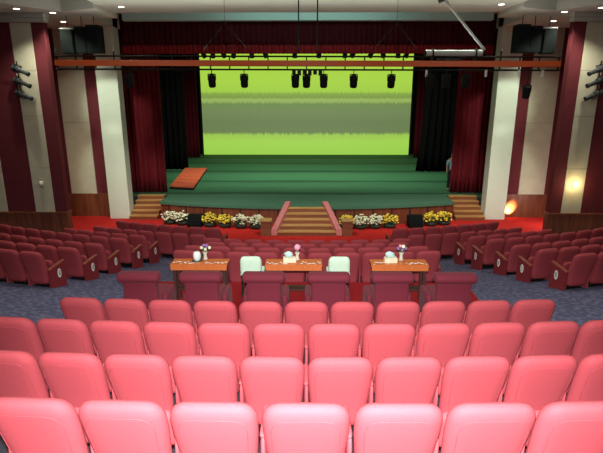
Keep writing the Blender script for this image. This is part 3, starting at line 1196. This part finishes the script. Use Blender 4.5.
# ------------------------------------------------------------------ hung lighting bar
TY, TZB = 15.5, 6.03
TILT = 0.003
t = thing('lighting_bar', 'long orange lighting bar with black rails hung across the stage front', 'lighting bar', (0, TY, TZB))
t.rotation_euler = (0, TILT, 0)
bm = bmesh.new()
bm_box(bm, -7.65, 7.62, -0.06, 0.06, -0.085, 0.085)
obj('orange_beam', bm, M['orange'], t, bevel=0.01)
for z in (0.20, -0.18):
    bm = bmesh.new()
    bm_tube(bm, [(-7.65, 0, z), (7.62, 0, z)], 0.026, 8)
    obj('rail', bm, M['black'], t, smooth=True)
for k in range(27):
    x = -7.63 + 15.23 * k / 26
    bm = bmesh.new()
    top = 0.40 if k in (0, 3, 23, 26) else 0.20
    bm_box(bm, x - 0.018, x + 0.018, 0.061, 0.10, -0.18, top)
    obj('strut', bm, M['black'], t)
for x, px in ((-0.26, -0.26), (0.30, 0.30)):
    bm = bmesh.new()
    bm_tube(bm, [(x, 0.0, 0.3), (px, 0.0, 1.9)], 0.022, 6)
    obj('hanging_chain', bm, M['black'], t)
for xc in (-2.45, 2.65):
    bm = bmesh.new()
    bm_tube(bm, [(xc, 0, 1.9), (xc, 0, 1.15), (xc - 0.75, 0, 0.3)], 0.008, 5)
    bm_tube(bm, [(xc, 0, 1.15), (xc + 0.75, 0, 0.3)], 0.008, 5)
    obj('bridle_cable', bm, M['black'], t)
bm = bmesh.new()
for k in range(6):
    bm_box(bm, -0.45 + k * 0.16, -0.34 + k * 0.16, -0.10, 0.02, -0.32 - 0.03 * (k % 2), -0.19)
obj('cable_connector', bm, M['black'], t)


def moving_head(x, y, ztop, label, group='moving heads under the lighting bar', yaw=0.0, drop=0.0):
    t = thing('stage_lamp', label, 'stage lamp', (x, y, ztop - drop - TILT * x), yaw, group)
    bm = bmesh.new()
    bm_box(bm, -0.012, 0.012, -0.012, 0.012, -0.10, drop)
    bm_box(bm, -0.10, 0.10, -0.06, 0.06, -0.13, -0.10)
    for s in (-1, 1):
        bm_box(bm, s * 0.112 - 0.010, s * 0.112 + 0.010, -0.04, 0.04, -0.30, -0.12)
    obj('yoke', bm, M['black'], t)
    rx = Matrix.Rotation(0.25, 3, 'X')
    bm = bmesh.new()
    bm_lathe(bm, [(0.06, 0.18), (0.10, 0.155), (0.112, 0.05), (0.115, -0.10), (0.105, -0.18), (0.085, -0.19)], 14, (0, 0, -0.31), rx)
    h = obj('lamp_head', bm, M['black'], t, smooth=False)
    bm = bmesh.new()
    bm_lathe(bm, [(0.08, -0.193), (0.08, -0.196), (0.02, -0.205)], 14, (0, 0, -0.31), rx)
    obj('lens', bm, M['lens'], h)


MH = [213, 245, 295.5, 306.5, 323.5, 353, 390]
for i, px in enumerate(MH):
    x = (px - 307) / 487 * 15.05
    moving_head(x, TY, TZB - 0.20, 'black moving-head lamp hung before the green screen, %s from the left' % ORD[i + 1])
moving_head((131 - 307) / 487 * 15.05, TY, TZB - 0.20, 'dim black lamp under the orange bar before the left red curtain')
for px, nm in ((428, 'first'), (444, 'second'), (463, 'third')):
    moving_head((px - 307) / 487 * 15.05, TY, TZB - 0.20, 'dim black lamp under the orange bar before the right wing, %s from the screen' % nm)
moving_head((524 - 307) / 487 * 15.05, TY, TZB - 0.20, 'round black lamp under the orange bar in front of the right speaker wall', drop=0.3)
for px, lab in ((424, 'by the screen edge'), (482, 'before the right white pillar'), (514, 'before the right recess wall, left one'), (537, 'before the right recess wall, right one')):
    tt = thing('hanging_tag', 'small pale tag hanging under the orange bar %s' % lab, 'tag', ((px - 307) / 487 * 15.05, TY - 0.02, TZB - 0.19), 0, 'pale tags on the bar')
    bm = bmesh.new()
    bm_box(bm, -0.035, 0.035, -0.008, 0.008, -0.20, 0.0)
    obj('tag_strip', bm, M['plate'], tt)

# lamps on a batten behind the pelmet
t = thing('stage_batten', 'black lamp batten just behind the lower edge of the pelmet', 'batten', (0, 23.2, 7.42))
bm = bmesh.new()
bm_tube(bm, [(-6.6, 0, 0), (6.6, 0, 0)], 0.035, 8)
obj('pipe', bm, M['black'], t)
for s in (-4, 0, 4):
    bm = bmesh.new()
    bm_tube(bm, [(s, 0, 0), (s, 0, 2.55)], 0.012, 5)
    obj('wire', bm, M['black'], t)
rn = random.Random(21)
BX = [-4.7, -4.25, -3.8, -3.3, -2.5, -1.9, -0.55, 0.55, 1.7, 2.1, 2.9, 3.4, 4.1, 4.5]
for i, x in enumerate(BX):
    a = rn.uniform(-0.8, 0.8)
    tt = thing('par_can', 'small black can lamp below the pelmet, %s from the left' % ORD[i + 1], 'stage lamp', (x, 23.2, 7.38), a, 'can lamps behind the pelmet')
    bm = bmesh.new()
    mt = Matrix.Rotation(rn.uniform(0.3, 0.9), 3, 'X')
    bm_lathe(bm, [(0.05, 0.14), (0.10, 0.10), (0.115, -0.20), (0.10, -0.20)], 12, (0, 0, -0.42), mt)
    obj('can', bm, M['black'], tt)
    bm = bmesh.new()
    bm_box(bm, -0.135, -0.11, -0.02, 0.02, -0.44, -0.02)
    bm_box(bm, 0.11, 0.135, -0.02, 0.02, -0.44, -0.02)
    bm_box(bm, -0.135, 0.135, -0.02, 0.02, -0.03, 0.0)
    obj('bracket', bm, M['black'], tt)

# white roller-screen case and its pole
yS = 15.62
t = thing('screen_case', 'white roller screen case above the right end of the orange bar', 'screen case', (0, yS, 0))
x0, x1 = (424 - 307) / 487 * 14.95, (479 - 307) / 487 * 14.95
bm = bmesh.new()
bm_tube(bm, [(x0, 0, 6.33), (x1, 0, 6.33)], 0.10, 14)
obj('tube', bm, M['greywhite'], t, smooth=False)
for x in (x0 - 0.02, x1 + 0.02):
    bm = bmesh.new()
    bm_tube(bm, [(x - 0.03, 0, 6.33), (x + 0.03, 0, 6.33)], 0.08, 12)
    obj('end_cap', bm, M['black'], t)
for x in (x0 + 0.2, x1 - 0.2):
    bm = bmesh.new()
    bm_box(bm, x - 0.018, x + 0.018, -0.14, 0.14, 6.10, 6.46)
    obj('strap', bm, M['black'], t)
bm = bmesh.new()
bm_box(bm, x0 + 0.35, x0 + 1.05, -0.03, 0.03, 6.14, 6.19)
obj('bottom_bar', bm, M['cupdark'], t)
t = thing('white_pole', 'thin white pole slanting down to the right end of the screen case', 'pole', (0, yS - 0.05, 0))
bm = bmesh.new()
bm_tube(bm, [((441 - 307) / 487 * 14.6, 0, 7.83), ((478.5 - 307) / 487 * 14.95, -0.20, 6.40)], 0.038, 10)
obj('shaft', bm, M['greywhite'], t, smooth=True)
bm = bmesh.new()
bm_tube(bm, [((440 - 307) / 487 * 14.6 - 0.12, 0, 7.76), ((440 - 307) / 487 * 14.6 + 0.02, 0, 7.82)], 0.06, 10)
obj('ceiling_hook', bm, M['lampgrey'], t)

# hung loudspeaker clusters
def cluster(sgn, side):
    def box(xc, yc, zc, wdt, hgt, yaw, label, m, bright_top=False):
        t = thing('hanging_speaker', label, 'speaker', (xc, yc, zc), yaw, 'loudspeakers hung by the pillars')
        bm = bmesh.new()
        bm_rounded(bm, 0, 0, 0, wdt, 0.45, hgt, 0.02, 0.02, 0.02, None, 2)
        obj('cabinet', bm, M['speaker'], t)
        bm = bmesh.new()
        bm_box(bm, -wdt / 2 + 0.03, wdt / 2 - 0.03, -0.242, -0.22, -hgt / 2 + 0.04, hgt / 2 - 0.04)
        obj('grille', bm, M['grille'], t)
        bm = bmesh.new()
        bm_box(bm, -wdt / 2, wdt / 2, -0.2, 0.2, hgt / 2, hgt / 2 + 0.05)
        if bright_top:
            obj('top_plate', bm, M['greywhite'], t)
        else:
            obj('top_plate', bm, M['black'], t)
        bm = bmesh.new()
        bm_tube(bm, [(0, 0, hgt / 2 + 0.03), (0, 0, 7.7 - zc)], 0.012, 6)
        obj('cable', bm, M['black'], t)
    y = 17.6
    k = 16.85 / 487
    box(sgn * 235 * k, y, 6.86, 0.42, 0.78, sgn * -0.12, 'outer black loudspeaker hung in front of the %s recess, pale top plate' % side, M['speaker'], True)
    box(sgn * 222 * k, y + 0.1, 6.90, 0.38, 0.80, 0, 'middle black loudspeaker of the cluster beside the %s pillar' % side, M['speaker'])
    box(sgn * 208.5 * k, y, 6.92, 0.42, 0.84, sgn * 0.12, 'inner black loudspeaker hung in front of the %s white pillar' % side, M['speaker'])


cluster(-1, 'left')
cluster(1, 'right')


# wall spotlights
def wall_spots(sgn, side):
    xw = sgn * 9.66
    t = thing('lamp_bracket', 'thin black lamp bracket on the %s striped wall' % side, 'bracket', (xw, 17.19, 0))
    bm = bmesh.new()
    bm_tube(bm, [(0, -0.25, 5.05), (0, -0.25, 6.2)], 0.022, 8)
    obj('upright', bm, M['black'], t)
    bm = bmesh.new()
    bm_tube(bm, [(0, 0.03, 6.05), (0, -0.25, 6.05)], 0.018, 6)
    bm_tube(bm, [(0, 0.03, 5.0), (0, -0.25, 5.0)], 0.018, 6)
    bm_tube(bm, [(0, -0.25, 6.05), (sgn * 0.35, -0.25, 6.12)], 0.014, 6)
    obj('wall_arm', bm, M['black'], t)
    for i, z in enumerate((5.94, 5.56, 5.15)):
        tt = thing('profile_spotlight', '%s grey spotlight on the %s wall bracket' % (('topmost', 'middle', 'lowest')[i], side), 'spotlight', (xw, 16.92, z), 0, 'spotlights on the side walls')
        d = Vector((-sgn * 0.62, -0.12, -0.24)).normalized()
        rot = d.to_track_quat('Z', 'Y').to_matrix()
        bm = bmesh.new()
        bm_lathe(bm, [(0.06, -0.17), (0.105, -0.14), (0.11, 0.08), (0.085, 0.10), (0.065, 0.12), (0.065, 0.40), (0.08, 0.41), (0.08, 0.46), (0.055, 0.46)], 14, (0, -0.02, 0), rot)
        b = obj('body', bm, M['lampgrey'], tt)
        bm = bmesh.new()
        bm_lathe(bm, [(0.055, 0.461), (0.05, 0.468), (0.01, 0.474)], 14, (0, -0.02, 0), rot)
        obj('lens', bm, M['lens'], b)
        bm = bmesh.new()
        bm_tube(bm, [(0, -0.14, 0.0), (0, -0.13, 0.13), (0, 0.02, 0.17), (0, 0.11, 0.12), (0, 0.10, 0.0)], 0.018, 6)
        obj('yoke', bm, M['black'], tt)


wall_spots(-1, 'left')
wall_spots(1, 'right')


# wall lights
def sconce(x, y, z, label, on):
    t = thing('wall_sconce', label, 'wall light', (x, y, z))
    bm = bmesh.new()
    bm_lathe(bm, [(0.05, 0), (0.05, 0.03), (0.02, 0.04), (0.02, 0.08)], 12, (0, 0, 0), Matrix.Rotation(PI / 2, 3, 'X'))
    obj('base', bm, M['greywhite'], t)
    bm = bmesh.new()
    bm_lathe(bm, [(0.02, -0.09), (0.06, -0.07), (0.075, 0.0), (0.06, 0.08), (0.02, 0.10)], 14, (0, -0.10, 0.0))
    obj('glass_shade', bm, M['sconceglow'] if on else M['sconceoff'], t, smooth=True)
    if on:
        lamp('sconce_light', 'POINT', (x, y - 0.28, z), energy=14, color=(1, 0.75, 0.35), size=0.06)


sconce(9.5, 17.21, 2.05, 'lit warm wall light on the right cream panel', True)
sconce(-9.5, 17.21, 2.05, 'small unlit pale wall light on the left cream panel', False)

# downlights in the soffit
def downlight(x, y, z, label, e=14):
    t = thing('downlight', label, 'ceiling light', (x, y, z), 0, 'recessed downlights')
    bm = bmesh.new()
    bm_lathe(bm, [(0.125, 0.0), (0.125, -0.012), (0.095, -0.014), (0.095, 0.0)], 20)
    obj('rim', bm, M['greywhite'], t)
    bm = bmesh.new()
    bm_lathe(bm, [(0.09, -0.013), (0.09, -0.017), (0.01, -0.018)], 20)
    obj('diffuser', bm, M['lampglow'], t)
    if e:
        lamp('downlight_beam', 'SPOT', (x, y, z - 0.06), aim=(x, y + 0.01, 0), energy=e * 8.5, color=(1, 0.97, 0.78), size=0.08, spot=110, blend=0.8)


for sgn, side in ((-1, 'left'), (1, 'right')):
    downlight(sgn * 9.0, 16.2, 7.70, 'recessed downlight before the %s striped wall, outer one' % side, 30)
    downlight(sgn * 8.25, 17.35 - 0.4, 7.70, 'recessed downlight by the corner of the %s striped wall' % side, 30)
    downlight(sgn * 8.85, 18.9, 7.70, 'recessed downlight over the %s side recess' % side, 20)
downlight(-5.95, 16.8, 7.85, 'recessed downlight near the left end of the stage beam', 20)
downlight(6.05, 16.5, 7.85, 'recessed downlight near the right end of the stage beam', 20)
# ------------------------------------------------------------------ person standing behind the right curtain
def skin_mesh(name, verts, edges, radii, m, parent, root=0, sub=2):
    me = bpy.data.meshes.new(name)
    me.from_pydata([Vector(v) for v in verts], edges, [])
    me.materials.append(m)
    o = bpy.data.objects.new(name, me)
    COL.objects.link(o)
    o.modifiers.new('skin', 'SKIN')
    sv = me.skin_vertices[0].data
    for i, r in enumerate(radii):
        sv[i].radius = r if isinstance(r, tuple) else (r, r)
        sv[i].use_root = (i == root)
    s = o.modifiers.new('subsurf', 'SUBSURF')
    s.levels = s.render_levels = sub
    dg = bpy.context.evaluated_depsgraph_get()
    dg.update()
    me2 = bpy.data.meshes.new_from_object(o.evaluated_get(dg))
    o.modifiers.clear()
    o.data = me2
    me2.name = name
    for p in me2.polygons:
        p.use_smooth = True
    if parent is not None:
        o.parent = parent
    return o


p = thing('person', 'person in a pale blue shirt and dark trousers half hidden behind the right curtain', 'person', (6.74, 22.6, SZ), -0.3)
bv = [(0, 0, 0.95), (0, 0, 1.12), (0, 0.0, 1.32), (0, 0, 1.46), (0, -0.01, 1.54), (0, -0.02, 1.60), (0, -0.02, 1.68), (0, -0.01, 1.74),
      (-0.18, 0, 1.42), (-0.23, 0.01, 1.15), (-0.22, -0.05, 0.92), (-0.22, -0.07, 0.84),
      (0.18, 0, 1.42), (0.23, 0.01, 1.15), (0.22, -0.05, 0.92), (0.22, -0.07, 0.84),
      (-0.10, 0, 0.88), (-0.11, -0.01, 0.50), (-0.12, 0.02, 0.08), (-0.13, -0.14, 0.035),
      (0.10, 0, 0.88), (0.11, -0.01, 0.50), (0.12, 0.02, 0.08), (0.13, -0.14, 0.035)]
be = [(0, 1), (1, 2), (2, 3), (3, 4), (4, 5), (5, 6), (6, 7), (3, 8), (8, 9), (9, 10), (10, 11), (3, 12), (12, 13), (13, 14), (14, 15), (0, 16), (16, 17), (17, 18), (18, 19), (0, 20), (20, 21), (21, 22), (22, 23)]
br = [(0.15, 0.10), (0.13, 0.09), (0.15, 0.10), (0.10, 0.08), 0.055, 0.075, 0.085, 0.06, 0.06, 0.042, 0.032, 0.04, 0.06, 0.042, 0.032, 0.04, 0.085, 0.058, 0.045, 0.035, 0.085, 0.058, 0.045, 0.035]
skin_mesh('body', bv, be, br, M['skin'], p)
up = lambda r, k: tuple(q + k for q in (r if isinstance(r, tuple) else (r, r)))
si = [0, 1, 2, 3, 8, 9, 12, 13]
sm_ = {v: i for i, v in enumerate(si)}
skin_mesh('shirt', [bv[i] for i in si], [(sm_[a], sm_[b]) for a, b in be if a in sm_ and b in sm_], [up(br[i], 0.018) for i in si], M['shirt'], p)
ti = [0, 16, 17, 18, 20, 21, 22]
tm_ = {v: i for i, v in enumerate(ti)}
skin_mesh('trousers', [bv[i] for i in ti], [(tm_[a], tm_[b]) for a, b in be if a in tm_ and b in tm_], [up(br[i], 0.015) for i in ti], M['trousers'], p)
bm = bmesh.new()
bmesh.ops.create_uvsphere(bm, u_segments=14, v_segments=10, radius=0.098, matrix=Matrix.Translation((0, 0.012, 1.71)) @ Matrix.Diagonal((0.95, 1.05, 0.95, 1)))
obj('hair', bm, M['hair'], p, smooth=True)
